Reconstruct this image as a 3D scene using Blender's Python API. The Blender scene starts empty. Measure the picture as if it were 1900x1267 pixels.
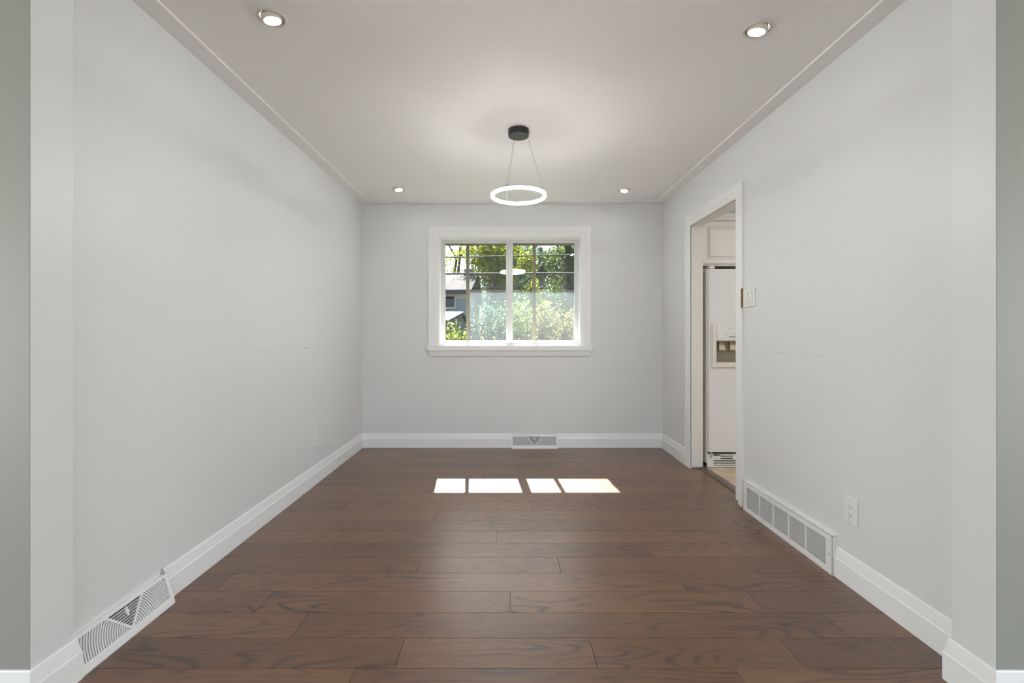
import bpy, bmesh, math, random
import numpy as np
from mathutils import Vector, Matrix
random.seed(7)
rng = np.random.default_rng(11)
S = bpy.context.scene
COL = S.collection
PI = math.pi

# ------------------------------------------------------------------ camera, world, sun, area lights, exposure
cam_d = bpy.data.cameras.new('camera')
cam_d.sensor_width = 36.0
cam_d.lens = 830 / 1900 * 36.0
cam_d.shift_x = 8 / 1900
cam_d.shift_y = -14.5 / 1900
cam_d.clip_start = 0.02
cam_d.clip_end = 300
cam = bpy.data.objects.new('camera', cam_d)
cam.location = (0, 0, 1.122)
cam.rotation_euler = (PI / 2, 0, 0)
COL.objects.link(cam)
S.camera = cam

SUN_TRAVEL = Vector((0.085, -1.0, -1.09)).normalized()
world = bpy.data.worlds.new('world')
S.world = world
world.use_nodes = True
wn = world.node_tree.nodes
wn.clear()
w_out = wn.new('ShaderNodeOutputWorld')
w_bg = wn.new('ShaderNodeBackground')
w_sky = wn.new('ShaderNodeTexSky')
w_sky.sky_type = 'NISHITA'
w_sky.sun_disc = False
w_sky.sun_elevation = math.radians(47.5)
w_sky.sun_rotation = math.radians(-5)
w_sky.dust_density = 2.5
w_sky.ozone_density = 1.2
w_bg.inputs['Strength'].default_value = 0.44
world.node_tree.links.new(w_sky.outputs[0], w_bg.inputs[0])
world.node_tree.links.new(w_bg.outputs[0], w_out.inputs[0])

sun_d = bpy.data.lights.new('sun', 'SUN')
sun_d.energy = 42
sun_d.angle = math.radians(0.5)
sun_d.color = (1.0, 0.955, 0.93)
sun = bpy.data.objects.new('sun', sun_d)
sun.rotation_euler = SUN_TRAVEL.to_track_quat('-Z', 'Y').to_euler()
sun.location = (-1, 12, 14)
COL.objects.link(sun)

DOWNLIGHT_L = 85.0       # radiance of each recessed lamp's lens
PENDANT_L = 136.0          # radiance of the ring
LIVING_W = 58.0           # added fill light from each side of the room behind the camera
PATIO_W = 42.0            # daylight through the wide glass door behind the camera
KITCHEN_WIN_W = 15.0      # daylight through the kitchen's side window
KITCHEN_W = 13.0


def area(name, loc, rot, size, size_y, watts, color):
    d = bpy.data.lights.new(name, 'AREA')
    d.shape = 'RECTANGLE'
    d.size, d.size_y = size, size_y
    d.energy = watts
    d.color = color
    o = bpy.data.objects.new(name, d)
    o.location = loc
    o.rotation_euler = rot
    COL.objects.link(o)
    return o


area('living_side_fill', (-4.17, -0.2, 1.15), (0, -PI / 2, 0), 1.8, 1.9, LIVING_W * 1.3, (0.97, 1.0, 0.95))  # unseen pair of side lights, added to brighten jambs and dining walls
area('living_side_fill', (4.17, -0.2, 1.15), (0, PI / 2, 0), 1.8, 1.9, LIVING_W * 1.1, (0.97, 1.0, 0.95))
area('patio_door_daylight', (0.66, -3.58, 1.2), (PI / 2, 0, 0), 3.48, 2.2, PATIO_W, (0.95, 0.98, 1.0))
area('kitchen_window_daylight', (4.17, 3.2, 1.25), (0, PI / 2, 0), 1.7, 1.0, KITCHEN_WIN_W, (0.96, 0.99, 1.0))
area('kitchen_ceiling_fill', (2.9, 2.4, 2.36), (0, 0, 0), 0.6, 0.6, KITCHEN_W, (1.0, 0.98, 0.95))  # unseen area light added to brighten the kitchen and fridge

vs = S.view_settings
vs.view_transform = 'Standard'
vs.look = 'None'
vs.exposure = 0.0
vs.gamma = 1.0
vs.use_curve_mapping = False
try:
    S.cycles.use_denoising = True
    S.cycles.denoiser = 'OPENIMAGEDENOISE'
    S.cycles.max_bounces = 12
    S.cycles.diffuse_bounces = 6
    S.cycles.glossy_bounces = 4
    S.cycles.transparent_max_bounces = 24
    S.cycles.sample_clamp_indirect = 8
except Exception:
    pass


# ------------------------------------------------------------------ mesh helpers
class MB:
    def __init__(self):
        self.v = []
        self.f = []

    def add(self, vs_, fs_):
        n = len(self.v)
        self.v += [tuple(p) for p in vs_]
        self.f += [tuple(i + n for i in f) for f in fs_]
        return self

    def box(self, x0, x1, y0, y1, z0, z1):
        if x0 > x1: x0, x1 = x1, x0
        if y0 > y1: y0, y1 = y1, y0
        if z0 > z1: z0, z1 = z1, z0
        return self.add([(x0, y0, z0), (x1, y0, z0), (x1, y1, z0), (x0, y1, z0), (x0, y0, z1), (x1, y0, z1), (x1, y1, z1), (x0, y1, z1)],
                        [(0, 3, 2, 1), (4, 5, 6, 7), (0, 1, 5, 4), (1, 2, 6, 5), (2, 3, 7, 6), (3, 0, 4, 7)])

    def prism(self, poly, to3d, h0, h1):
        """closed polygon poly (2D) swept between heights h0, h1 through to3d(a, b, h)"""
        n = len(poly)
        vs_ = [to3d(a, b, h0) for a, b in poly] + [to3d(a, b, h1) for a, b in poly]
        fs_ = [tuple(range(n))[::-1], tuple(range(n, 2 * n))]
        fs_ += [(i, (i + 1) % n, n + (i + 1) % n, n + i) for i in range(n)]
        return self.add(vs_, fs_)

    def lathe(self, prof, seg=48, M=None, closed=False):
        """prof: list of (r, z); spun round z; closed joins the last ring to the first"""
        vs_, fs_ = [], []
        for r, z in prof:
            for k in range(seg):
                a = 2 * PI * k / seg
                p = Vector((r * math.cos(a), r * math.sin(a), z))
                vs_.append(M @ p if M else p)
        m = len(prof)
        for i in range(m if closed else m - 1):
            j = (i + 1) % m
            for k in range(seg):
                l = (k + 1) % seg
                fs_.append((i * seg + k, i * seg + l, j * seg + l, j * seg + k))
        if not closed:
            if prof[0][0] > 1e-6: fs_.append(tuple(range(seg))[::-1])
            if prof[-1][0] > 1e-6: fs_.append(tuple(range((m - 1) * seg, m * seg)))
        return self.add(vs_, fs_)

    def tube(self, pts, radii, seg=8):
        pts = [Vector(p) for p in pts]
        if not hasattr(radii, '__len__'): radii = [radii] * len(pts)
        vs_, fs_ = [], []
        for i, p in enumerate(pts):
            t = (pts[min(i + 1, len(pts) - 1)] - pts[max(i - 1, 0)]).normalized()
            up = Vector((0, 0, 1)) if abs(t.z) < 0.95 else Vector((0, 1, 0))
            a = t.cross(up).normalized()
            b = t.cross(a).normalized()
            for k in range(seg):
                an = 2 * PI * k / seg
                vs_.append(p + (a * math.cos(an) + b * math.sin(an)) * radii[i])
        for i in range(len(pts) - 1):
            for k in range(seg):
                l = (k + 1) % seg
                fs_.append((i * seg + k, i * seg + l, (i + 1) * seg + l, (i + 1) * seg + k))
        fs_.append(tuple(range(seg))[::-1])
        fs_.append(tuple(range((len(pts) - 1) * seg, len(pts) * seg)))
        return self.add(vs_, fs_)

    def sweep(self, path, prof, to3d, closed=False):
        """prof [(offset, thickness)] mitred along a 2D path; offsets go to the right-hand side of the path"""
        n, m = len(path), len(prof)
        P = [Vector(p) for p in path]
        vs_, fs_ = [], []
        for i in range(n):
            def nrm(a, b):
                d = (b - a).normalized()
                return Vector((d.y, -d.x))
            if closed or 0 < i < n - 1:
                n1, n2 = nrm(P[i - 1], P[i]), nrm(P[i], P[(i + 1) % n])
                mv = (n1 + n2) / (1 + n1.dot(n2))
            else:
                mv = nrm(P[0], P[1]) if i == 0 else nrm(P[-2], P[-1])
            for o, t in prof:
                q = P[i] + mv * o
                vs_.append(to3d(q.x, q.y, t))
        for i in range(n if closed else n - 1):
            j = (i + 1) % n
            for k in range(m):
                l = (k + 1) % m
                fs_.append((i * m + k, i * m + l, j * m + l, j * m + k))
        if not closed:
            fs_.append(tuple(range(m)))
            fs_.append(tuple(range((n - 1) * m, n * m))[::-1])
        return self.add(vs_, fs_)

    def build(self, name, mat, parent=None, bevel=0, seg=2, smooth=None, origin=None):
        me = bpy.data.meshes.new(name)
        v = self.v
        if origin:
            v = [(p[0] - origin[0], p[1] - origin[1], p[2] - origin[2]) for p in v]
        me.from_pydata(v, [], self.f)
        bm = bmesh.new()
        bm.from_mesh(me)
        bmesh.ops.recalc_face_normals(bm, faces=bm.faces)
        bm.to_mesh(me)
        bm.free()
        if mat: me.materials.append(mat)
        if smooth is not None or bevel:
            me.polygons.foreach_set('use_smooth', [True] * len(me.polygons))
            me.set_sharp_from_angle(angle=math.radians(smooth if smooth is not None else 40))
        o = bpy.data.objects.new(name, me)
        if origin: o.location = origin
        COL.objects.link(o)
        if parent: o.parent = parent
        if bevel:
            b = o.modifiers.new('bevel', 'BEVEL')
            b.width = bevel
            b.segments = seg
            b.limit_method = 'ANGLE'
            b.angle_limit = math.radians(40)
            b.harden_normals = True
        return o


def tag(o, label, cat=None, group=None, kind=None):
    if label: o['label'] = label
    if cat: o['category'] = cat
    if group: o['group'] = group
    if kind: o['kind'] = kind
    return o


def thing(name, label, cat, loc=(0, 0, 0), group=None, kind=None):
    o = bpy.data.objects.new(name, None)
    o.location = loc
    o.empty_display_size = 0.1
    COL.objects.link(o)
    return tag(o, label, cat, group, kind)


def copy_tree(o, parent=None):
    c = o.copy()
    COL.objects.link(c)
    c.parent = parent
    for ch in list(o.children):
        copy_tree(ch, c)
    return c


def bx(x0, x1, y0, y1, z0, z1):
    return MB().box(x0, x1, y0, y1, z0, z1)


# ------------------------------------------------------------------ materials
def new_mat(name):
    m = bpy.data.materials.new(name)
    m.use_nodes = True
    nt = m.node_tree
    return m, nt, nt.nodes['Principled BSDF'], nt.nodes['Material Output']


def N(nt, typ, **kw):
    n = nt.nodes.new(typ)
    for k, v in kw.items():
        if k.startswith('i_'):
            key = k[2:]
            n.inputs[int(key) if key.isdigit() else key].default_value = v
        else:
            setattr(n, k, v)
    return n


def math_node(nt, op, a, b=None, c=None, clamp=False):
    n = nt.nodes.new('ShaderNodeMath')
    n.operation = op
    n.use_clamp = clamp
    for i, x in enumerate((a, b, c)):
        if x is None: continue
        if isinstance(x, (int, float)): n.inputs[i].default_value = x
        else: nt.links.new(x, n.inputs[i])
    return n.outputs[0]


def paint(name, col, rough=0.5, bump=0.0, bscale=300, spec=0.5, metal=0.0, mottling=0.0):
    m, nt, p, out = new_mat(name)
    p.inputs['Base Color'].default_value = (*col, 1)
    p.inputs['Roughness'].default_value = rough
    p.inputs['Specular IOR Level'].default_value = spec
    p.inputs['Metallic'].default_value = metal
    tc = N(nt, 'ShaderNodeTexCoord')
    if bump:
        no = N(nt, 'ShaderNodeTexNoise', i_Scale=bscale, i_Detail=3)
        bp = N(nt, 'ShaderNodeBump', i_Strength=bump, i_Distance=0.002)
        nt.links.new(tc.outputs['Object'], no.inputs['Vector'])
        nt.links.new(no.outputs['Fac'], bp.inputs['Height'])
        nt.links.new(bp.outputs[0], p.inputs['Normal'])
    if mottling:
        n2 = N(nt, 'ShaderNodeTexNoise', i_Scale=6, i_Detail=4)
        nt.links.new(tc.outputs['Object'], n2.inputs['Vector'])
        mx = N(nt, 'ShaderNodeMix', data_type='RGBA')
        mx.inputs[6].default_value = (*[c * (1 - mottling) for c in col], 1)
        mx.inputs[7].default_value = (*[min(1, c * (1 + mottling)) for c in col], 1)
        nt.links.new(n2.outputs['Fac'], mx.inputs[0])
        nt.links.new(mx.outputs[2], p.inputs['Base Color'])
    return m


WALL_COL = (0.755, 0.762, 0.762)
M_wall = paint('wall_paint', WALL_COL, 0.42, 0.06, 220, spec=0.65)
M_living = paint('living_room_grey_green_darkened', (0.315, 0.323, 0.295), 0.5, 0.06, 220)  # grey-green paint with the dimmer light of that side darkened in
M_ceil = paint('ceiling_paint', (0.87, 0.86, 0.845), 0.75, 0.05, 200)
M_trim = paint('white_trim_paint', (0.88, 0.885, 0.89), 0.38, 0.02, 120)
M_trimwarm = paint('aged_white_paint', (0.76, 0.735, 0.69), 0.45, 0.08, 60, mottling=0.05)
M_alu = paint('white_aluminium', (0.74, 0.745, 0.74), 0.35, mottling=0.04)
M_alubrown = paint('weathered_tan_aluminium', (0.33, 0.27, 0.20), 0.5, mottling=0.1)
M_grille = paint('white_enamel', (0.83, 0.835, 0.835), 0.35)
M_duct = paint('galvanised_steel', (0.42, 0.43, 0.43), 0.5, metal=0.2, mottling=0.1)
M_ductdark = paint('darkened_duct_backing', (0.33, 0.33, 0.33), 0.7, mottling=0.1)  # darker than the duct steel, so shade between grille louvres is painted in
M_ductmid = paint('straight_louvre_grey', (0.62, 0.62, 0.615), 0.45)
M_dark = paint('dark_gap', (0.02, 0.018, 0.016), 0.7)
M_plate = paint('white_plastic', (0.82, 0.82, 0.815), 0.3)
M_slot = paint('socket_slot', (0.015, 0.015, 0.015), 0.6)
M_screw = paint('screw_steel', (0.45, 0.45, 0.45), 0.35, metal=0.8)
M_canopy = paint('matt_black_metal', (0.035, 0.036, 0.037), 0.42, metal=0.3)
M_ringmetal = paint('ring_grey_metal', (0.16, 0.165, 0.17), 0.45, metal=0.3)
M_cable = paint('steel_cable', (0.25, 0.25, 0.25), 0.4, metal=0.7)
M_fridge = paint('fridge_enamel', (0.80, 0.80, 0.80), 0.32, 0.05, 400)
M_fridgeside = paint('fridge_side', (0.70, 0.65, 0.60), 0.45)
M_bisque = paint('bisque_plastic', (0.80, 0.74, 0.67), 0.35)
M_cavity = paint('dispenser_cavity', (0.30, 0.27, 0.20), 0.4)
M_paddle = paint('dispenser_paddle', (0.62, 0.55, 0.38), 0.3)
M_print = paint('grey_print', (0.16, 0.16, 0.22), 0.5)
M_cab = paint('cabinet_paint', (0.80, 0.765, 0.72), 0.4)
M_rawwood = paint('raw_wood', (0.32, 0.20, 0.08), 0.7, 0.2, 80, mottling=0.25)
M_house = paint('house_siding', (0.30, 0.33, 0.38), 0.7, mottling=0.1)
M_housetrim = paint('house_trim', (0.55, 0.52, 0.45), 0.6)
M_fascia = paint('dark_fascia', (0.06, 0.055, 0.06), 0.6)
M_hglass = paint('house_window_glass', (0.03, 0.05, 0.08), 0.1)
M_pole = paint('weathered_pole_wood', (0.22, 0.19, 0.17), 0.8, 0.4, 30, mottling=0.3)
M_bark = paint('bark', (0.055, 0.045, 0.038), 0.9, 0.5, 25, mottling=0.3)
M_black = paint('black_cable_sheath', (0.012, 0.012, 0.013), 0.75)
M_soffit = paint('tan_soffit', (0.40, 0.33, 0.20), 0.6, mottling=0.1)
M_brick = paint('exterior_wall', (0.35, 0.25, 0.2), 0.8, mottling=0.2)


def wall_with_scuffs(name, scuffs, crack=None):
    """painted wall with thin chair-rub scuffs; scuffs are (y0, y1, z, slope, strength) in wall metres"""
    m, nt, p, out = new_mat(name)
    p.inputs['Roughness'].default_value = 0.44
    p.inputs['Specular IOR Level'].default_value = 0.65
    tc = N(nt, 'ShaderNodeTexCoord')
    sp = N(nt, 'ShaderNodeSeparateXYZ')
    nt.links.new(tc.outputs['Object'], sp.inputs[0])
    Y, Z = sp.outputs[1], sp.outputs[2]
    wob = N(nt, 'ShaderNodeTexNoise', i_Scale=9, i_Detail=3)
    dash = N(nt, 'ShaderNodeTexNoise', i_Scale=16, i_Detail=6, i_Roughness=0.7)
    nt.links.new(tc.outputs['Object'], wob.inputs['Vector'])
    nt.links.new(tc.outputs['Object'], dash.inputs['Vector'])
    tot = None
    for (y0, y1, z, sl, st) in scuffs:
        line = math_node(nt, 'MULTIPLY_ADD', Y, sl, z - sl * y0)
        dz = math_node(nt, 'SUBTRACT', Z, line)
        dz = math_node(nt, 'MULTIPLY_ADD', math_node(nt, 'SUBTRACT', wob.outputs[0], 0.5), 0.02, dz)
        near = math_node(nt, 'SUBTRACT', 1.0, math_node(nt, 'DIVIDE', math_node(nt, 'ABSOLUTE', dz), 0.0035), clamp=True)
        a = math_node(nt, 'GREATER_THAN', Y, y0)
        b = math_node(nt, 'LESS_THAN', Y, y1)
        dd = math_node(nt, 'MULTIPLY', math_node(nt, 'SUBTRACT', dash.outputs[0], 0.44), 6.0, clamp=True)
        k = math_node(nt, 'MULTIPLY', math_node(nt, 'MULTIPLY', near, dd), math_node(nt, 'MULTIPLY', a, b))
        k = math_node(nt, 'MULTIPLY', k, st)
        tot = k if tot is None else math_node(nt, 'MAXIMUM', tot, k)
    mx = N(nt, 'ShaderNodeMix', data_type='RGBA')
    mx.inputs[6].default_value = (*WALL_COL, 1)
    mx.inputs[7].default_value = (0.12, 0.11, 0.10, 1)
    nt.links.new(tot, mx.inputs[0])
    nt.links.new(mx.outputs[2], p.inputs['Base Color'])
    no = N(nt, 'ShaderNodeTexNoise', i_Scale=220, i_Detail=3)
    nt.links.new(tc.outputs['Object'], no.inputs['Vector'])
    h = no.outputs[0]
    bp = N(nt, 'ShaderNodeBump', i_Strength=0.06, i_Distance=0.002)
    if crack:
        y0, y1, z, sl = crack
        line = math_node(nt, 'MULTIPLY_ADD', Y, sl, z - sl * y0)
        dz = math_node(nt, 'SUBTRACT', Z, line)
        dz = math_node(nt, 'MULTIPLY_ADD', math_node(nt, 'SUBTRACT', wob.outputs[0], 0.5), 0.09, dz)
        near = math_node(nt, 'SUBTRACT', 1.0, math_node(nt, 'DIVIDE', math_node(nt, 'ABSOLUTE', dz), 0.004), clamp=True)
        k = math_node(nt, 'MULTIPLY', near, math_node(nt, 'MULTIPLY', math_node(nt, 'GREATER_THAN', Y, y0), math_node(nt, 'LESS_THAN', Y, y1)))
        h = math_node(nt, 'MULTIPLY_ADD', k, 6.0, h)
    nt.links.new(h, bp.inputs['Height'])
    nt.links.new(bp.outputs[0], p.inputs['Normal'])
    return m


M_wall_l = wall_with_scuffs('wall_paint_left', [(2.59, 2.95, 1.024, 0.0, 0.75), (3.08, 3.25, 1.016, 0, 0.8)], (1.53, 2.17, 1.085, 0.02))
M_wall_r = wall_with_scuffs('wall_paint_right', [(2.13, 2.56, 1.014, 0.01, 0.3)])


def wood_mat(name, lo, hi, dark, rough=0.36):
    m, nt, p, out = new_mat(name)
    tc = N(nt, 'ShaderNodeTexCoord')
    oi = N(nt, 'ShaderNodeObjectInfo')
    off = N(nt, 'ShaderNodeVectorMath', operation='MULTIPLY_ADD')
    cr = N(nt, 'ShaderNodeCombineXYZ')
    r = oi.outputs['Random']
    nt.links.new(math_node(nt, 'MULTIPLY', r, 37.0), cr.inputs[0])
    nt.links.new(math_node(nt, 'MULTIPLY', r, 91.0), cr.inputs[1])
    nt.links.new(math_node(nt, 'MULTIPLY', r, 13.0), cr.inputs[2])
    off.inputs[1].default_value = (1, 1, 1)
    nt.links.new(tc.outputs['Object'], off.inputs[0])
    nt.links.new(cr.outputs[0], off.inputs[2])
    V = off.outputs[0]

    def stretched(sx, sy, scale, detail, rough_=0.5, dist=0.0):
        mp = N(nt, 'ShaderNodeMapping')
        mp.inputs['Scale'].default_value = (sx, sy, 1)
        nt.links.new(V, mp.inputs['Vector'])
        n = N(nt, 'ShaderNodeTexNoise', i_Scale=scale, i_Detail=detail, i_Roughness=rough_, i_Distortion=dist)
        nt.links.new(mp.outputs[0], n.inputs['Vector'])
        return n.outputs['Fac']
    broad = stretched(1.1, 6.5, 1.0, 1.5, 0.4, 0.15)
    wig = stretched(14, 60, 1.0, 3, 0.6)
    rings = math_node(nt, 'SINE', math_node(nt, 'ADD', math_node(nt, 'MULTIPLY', broad, 105.0), math_node(nt, 'MULTIPLY', wig, 2.2)))
    rings = math_node(nt, 'POWER', math_node(nt, 'MULTIPLY_ADD', rings, 0.5, 0.5), 5.0)
    patch = math_node(nt, 'MULTIPLY', math_node(nt, 'SUBTRACT', stretched(1.5, 5, 1.0, 2), 0.38), 3.5, clamp=True)
    pores = stretched(9, 320, 1.0, 4, 0.7)
    pores = math_node(nt, 'MULTIPLY', math_node(nt, 'SUBTRACT', pores, 0.46), 5.0, clamp=True)
    cloud = stretched(1.5, 9, 1.0, 3)
    base = N(nt, 'ShaderNodeMix', data_type='RGBA')
    base.inputs[6].default_value = (*lo, 1)
    base.inputs[7].default_value = (*hi, 1)
    f = math_node(nt, 'ADD', math_node(nt, 'MULTIPLY', r, 0.62), math_node(nt, 'MULTIPLY_ADD', cloud, 0.9, -0.27), clamp=True)
    nt.links.new(f, base.inputs[0])
    g = math_node(nt, 'MULTIPLY', math_node(nt, 'MULTIPLY', rings, patch), 0.9)
    g = math_node(nt, 'ADD', g, math_node(nt, 'MULTIPLY', pores, 0.45), clamp=True)
    mx = N(nt, 'ShaderNodeMix', data_type='RGBA')
    nt.links.new(base.outputs[2], mx.inputs[6])
    mx.inputs[7].default_value = (*dark, 1)
    nt.links.new(g, mx.inputs[0])
    nt.links.new(mx.outputs[2], p.inputs['Base Color'])
    nt.links.new(math_node(nt, 'MULTIPLY_ADD', pores, 0.12, rough - 0.03), p.inputs['Roughness'])
    p.inputs['Coat Weight'].default_value = 0.72
    p.inputs['Specular IOR Level'].default_value = 0.2
    p.inputs['Coat Roughness'].default_value = 0.33
    p.inputs['Coat IOR'].default_value = 1.75
    bp = N(nt, 'ShaderNodeBump', i_Strength=0.12, i_Distance=0.001)
    nt.links.new(math_node(nt, 'SUBTRACT', 1.0, g), bp.inputs['Height'])
    nt.links.new(bp.outputs[0], p.inputs['Normal'])
    return m


M_wood = wood_mat('oak_floor_stain', (0.112, 0.045, 0.016), (0.212, 0.096, 0.038), (0.036, 0.014, 0.005))
M_thresh = wood_mat('threshold_stain', (0.075, 0.045, 0.028), (0.115, 0.07, 0.045), (0.035, 0.02, 0.013))


def tile_mat():
    m, nt, p, out = new_mat('beige_tile')
    tc = N(nt, 'ShaderNodeTexCoord')
    oi = N(nt, 'ShaderNodeObjectInfo')
    ad = N(nt, 'ShaderNodeVectorMath', operation='ADD')
    nt.links.new(tc.outputs['Object'], ad.inputs[0])
    nt.links.new(oi.outputs['Location'], ad.inputs[1])
    n = N(nt, 'ShaderNodeTexNoise', i_Scale=9, i_Detail=6, i_Distortion=0.6)
    nt.links.new(ad.outputs[0], n.inputs['Vector'])
    cr = N(nt, 'ShaderNodeValToRGB')
    cr.color_ramp.elements[0].color = (0.42, 0.31, 0.20, 1)
    cr.color_ramp.elements[0].position = 0.3
    cr.color_ramp.elements[1].color = (0.66, 0.54, 0.40, 1)
    cr.color_ramp.elements[1].position = 0.7
    nt.links.new(n.outputs[0], cr.inputs[0])
    nt.links.new(cr.outputs[0], p.inputs['Base Color'])
    p.inputs['Roughness'].default_value = 0.4
    return m


M_tile = tile_mat()
M_grout = paint('grout', (0.35, 0.29, 0.23), 0.9, 0.1, 200)


def glass_mat(name, dirt=0.0):
    m, nt, p, out = new_mat(name)
    nt.nodes.remove(p)
    tr = N(nt, 'ShaderNodeBsdfTransparent')
    tr.inputs[0].default_value = (0.93, 0.95, 0.94, 1)
    gl = N(nt, 'ShaderNodeBsdfGlossy')
    gl.inputs['Roughness'].default_value = 0.0
    fr = N(nt, 'ShaderNodeLayerWeight', i_Blend=0.5)
    mx = N(nt, 'ShaderNodeMixShader')
    nt.links.new(math_node(nt, 'MULTIPLY_ADD', math_node(nt, 'POWER', fr.outputs['Facing'], 5.0), 0.95, 0.042, clamp=True), mx.inputs[0])
    nt.links.new(tr.outputs[0], mx.inputs[1])
    nt.links.new(gl.outputs[0], mx.inputs[2])
    fin = mx.outputs[0]
    if dirt:
        tc = N(nt, 'ShaderNodeTexCoord')
        no = N(nt, 'ShaderNodeTexNoise', i_Scale=14, i_Detail=8, i_Roughness=0.75)
        nt.links.new(tc.outputs['Object'], no.inputs['Vector'])
        sp = N(nt, 'ShaderNodeTexNoise', i_Scale=160, i_Detail=3)
        nt.links.new(tc.outputs['Object'], sp.inputs['Vector'])
        mp = N(nt, 'ShaderNodeMapping')
        mp.inputs['Location'].default_value = (0.12, 0, -1.22)
        nt.links.new(tc.outputs['Object'], mp.inputs['Vector'])
        wv = N(nt, 'ShaderNodeTexWave', wave_type='RINGS', rings_direction='SPHERICAL', i_Scale=12, i_Distortion=3, i_Detail=3)
        nt.links.new(mp.outputs[0], wv.inputs['Vector'])
        f = math_node(nt, 'ADD', math_node(nt, 'MULTIPLY', no.outputs[0], 0.8), math_node(nt, 'MULTIPLY', sp.outputs[0], 0.5))
        f = math_node(nt, 'ADD', f, math_node(nt, 'MULTIPLY', wv.outputs['Fac'], 0.18))
        f = math_node(nt, 'MULTIPLY', math_node(nt, 'POWER', f, 2.0), dirt)
        df = N(nt, 'ShaderNodeBsdfTranslucent')
        df.inputs[0].default_value = (0.84, 0.86, 0.88, 1)
        m2 = N(nt, 'ShaderNodeMixShader')
        nt.links.new(f, m2.inputs[0])
        nt.links.new(fin, m2.inputs[1])
        nt.links.new(df.outputs[0], m2.inputs[2])
        fin = m2.outputs[0]
    nt.links.new(fin, out.inputs[0])
    return m


M_glass = glass_mat('clear_glass')
M_dirty = glass_mat('dusty_storm_glass', 0.018)


def emit(name, col, strength):
    m, nt, p, out = new_mat(name)
    p.inputs['Base Color'].default_value = (*col, 1)
    p.inputs['Emission Color'].default_value = (*col, 1)
    p.inputs['Emission Strength'].default_value = strength
    p.inputs['Roughness'].default_value = 0.4
    return m


M_led = emit('led_diffuser', (1.0, 0.985, 0.965), PENDANT_L)
M_lamp = emit('lamp_lens', (1.0, 0.98, 0.955), DOWNLIGHT_L)


def leaf_mat(name, cols, transl=0.55):
    m, nt, p, out = new_mat(name)
    ge = N(nt, 'ShaderNodeNewGeometry')
    cr = N(nt, 'ShaderNodeValToRGB')
    cr.color_ramp.interpolation = 'LINEAR'
    els = cr.color_ramp.elements
    while len(els) < len(cols): els.new(0.5)
    for i, c in enumerate(cols):
        els[i].position = i / (len(cols) - 1)
        els[i].color = (*c, 1)
    nt.links.new(ge.outputs['Random Per Island'], cr.inputs[0])
    nt.links.new(cr.outputs[0], p.inputs['Base Color'])
    p.inputs['Roughness'].default_value = 0.5
    p.inputs['Specular IOR Level'].default_value = 0.35
    tl = N(nt, 'ShaderNodeBsdfTranslucent')
    hs = N(nt, 'ShaderNodeHueSaturation', i_Saturation=1.1, i_Value=1.25)
    nt.links.new(cr.outputs[0], hs.inputs['Color'])
    nt.links.new(hs.outputs[0], tl.inputs[0])
    mx = N(nt, 'ShaderNodeMixShader', i_0=transl)
    nt.links.new(p.outputs[0], mx.inputs[1])
    nt.links.new(tl.outputs[0], mx.inputs[2])
    nt.links.new(mx.outputs[0], out.inputs[0])
    return m


L_yellow = leaf_mat('leaves_yellow_green', [(0.051, 0.085, 0.017), (0.170, 0.204, 0.025), (0.272, 0.255, 0.025), (0.136, 0.187, 0.034)])
L_blue = leaf_mat('leaves_blue_green', [(0.025, 0.060, 0.051), (0.051, 0.102, 0.076), (0.102, 0.153, 0.102), (0.034, 0.076, 0.051)])
L_dark = leaf_mat('leaves_dark_green', [(0.020, 0.043, 0.014), (0.051, 0.085, 0.020), (0.102, 0.136, 0.025), (0.034, 0.060, 0.017)])
L_bush = leaf_mat('leaves_bush', [(0.051, 0.085, 0.025), (0.153, 0.204, 0.051), (0.238, 0.255, 0.068), (0.085, 0.136, 0.051)])
L_olive = leaf_mat('leaves_olive', [(0.085, 0.102, 0.043), (0.170, 0.170, 0.068), (0.204, 0.153, 0.085), (0.102, 0.119, 0.051)])


def shingle_mat():
    m, nt, p, out = new_mat('grey_shingle')
    tc = N(nt, 'ShaderNodeTexCoord')
    br = N(nt, 'ShaderNodeTexBrick', i_Scale=1.0)
    br.inputs['Color1'].default_value = (0.085, 0.081, 0.080, 1)
    br.inputs['Color2'].default_value = (0.115, 0.11, 0.107, 1)
    br.inputs['Mortar'].default_value = (0.045, 0.043, 0.045, 1)
    br.inputs['Mortar Size'].default_value = 0.02
    br.inputs['Brick Width'].default_value = 0.9
    br.inputs['Row Height'].default_value = 0.18
    nt.links.new(tc.outputs['Object'], br.inputs['Vector'])
    nt.links.new(br.outputs[0], p.inputs['Base Color'])
    p.inputs['Roughness'].default_value = 0.95
    p.inputs['Specular IOR Level'].default_value = 0.05
    return m


M_shingle = shingle_mat()
M_grass = paint('lawn', (0.05, 0.08, 0.02), 0.9, 0.4, 40, mottling=0.4)

# ------------------------------------------------------------------ room dimensions (metres; camera at the origin of x, y)
XL, XR = -1.441, 1.527            # dining room walls
YB = 4.415                        # window wall
YO0, YO1 = 1.31, 1.442            # opening between living room and dining room
XJL, XJR = -1.398, 1.43           # jambs of that opening
ZC, ZT = 2.411, 2.399             # ceiling, underside of ceiling border
LX, LY = 4.2, -3.6                # living room half width, rear wall
WT = 0.205                        # outer wall thickness
DY0, DY1, DZ = 2.98, 3.723, 2.019  # doorway, clear opening
XK = 1.625                        # kitchen side of the door wall
KX = 4.2


def structure(mb, name, mat, label, cat, **kw):
    return tag(mb.build(name, mat, **kw), label, cat, kind='structure')


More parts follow.
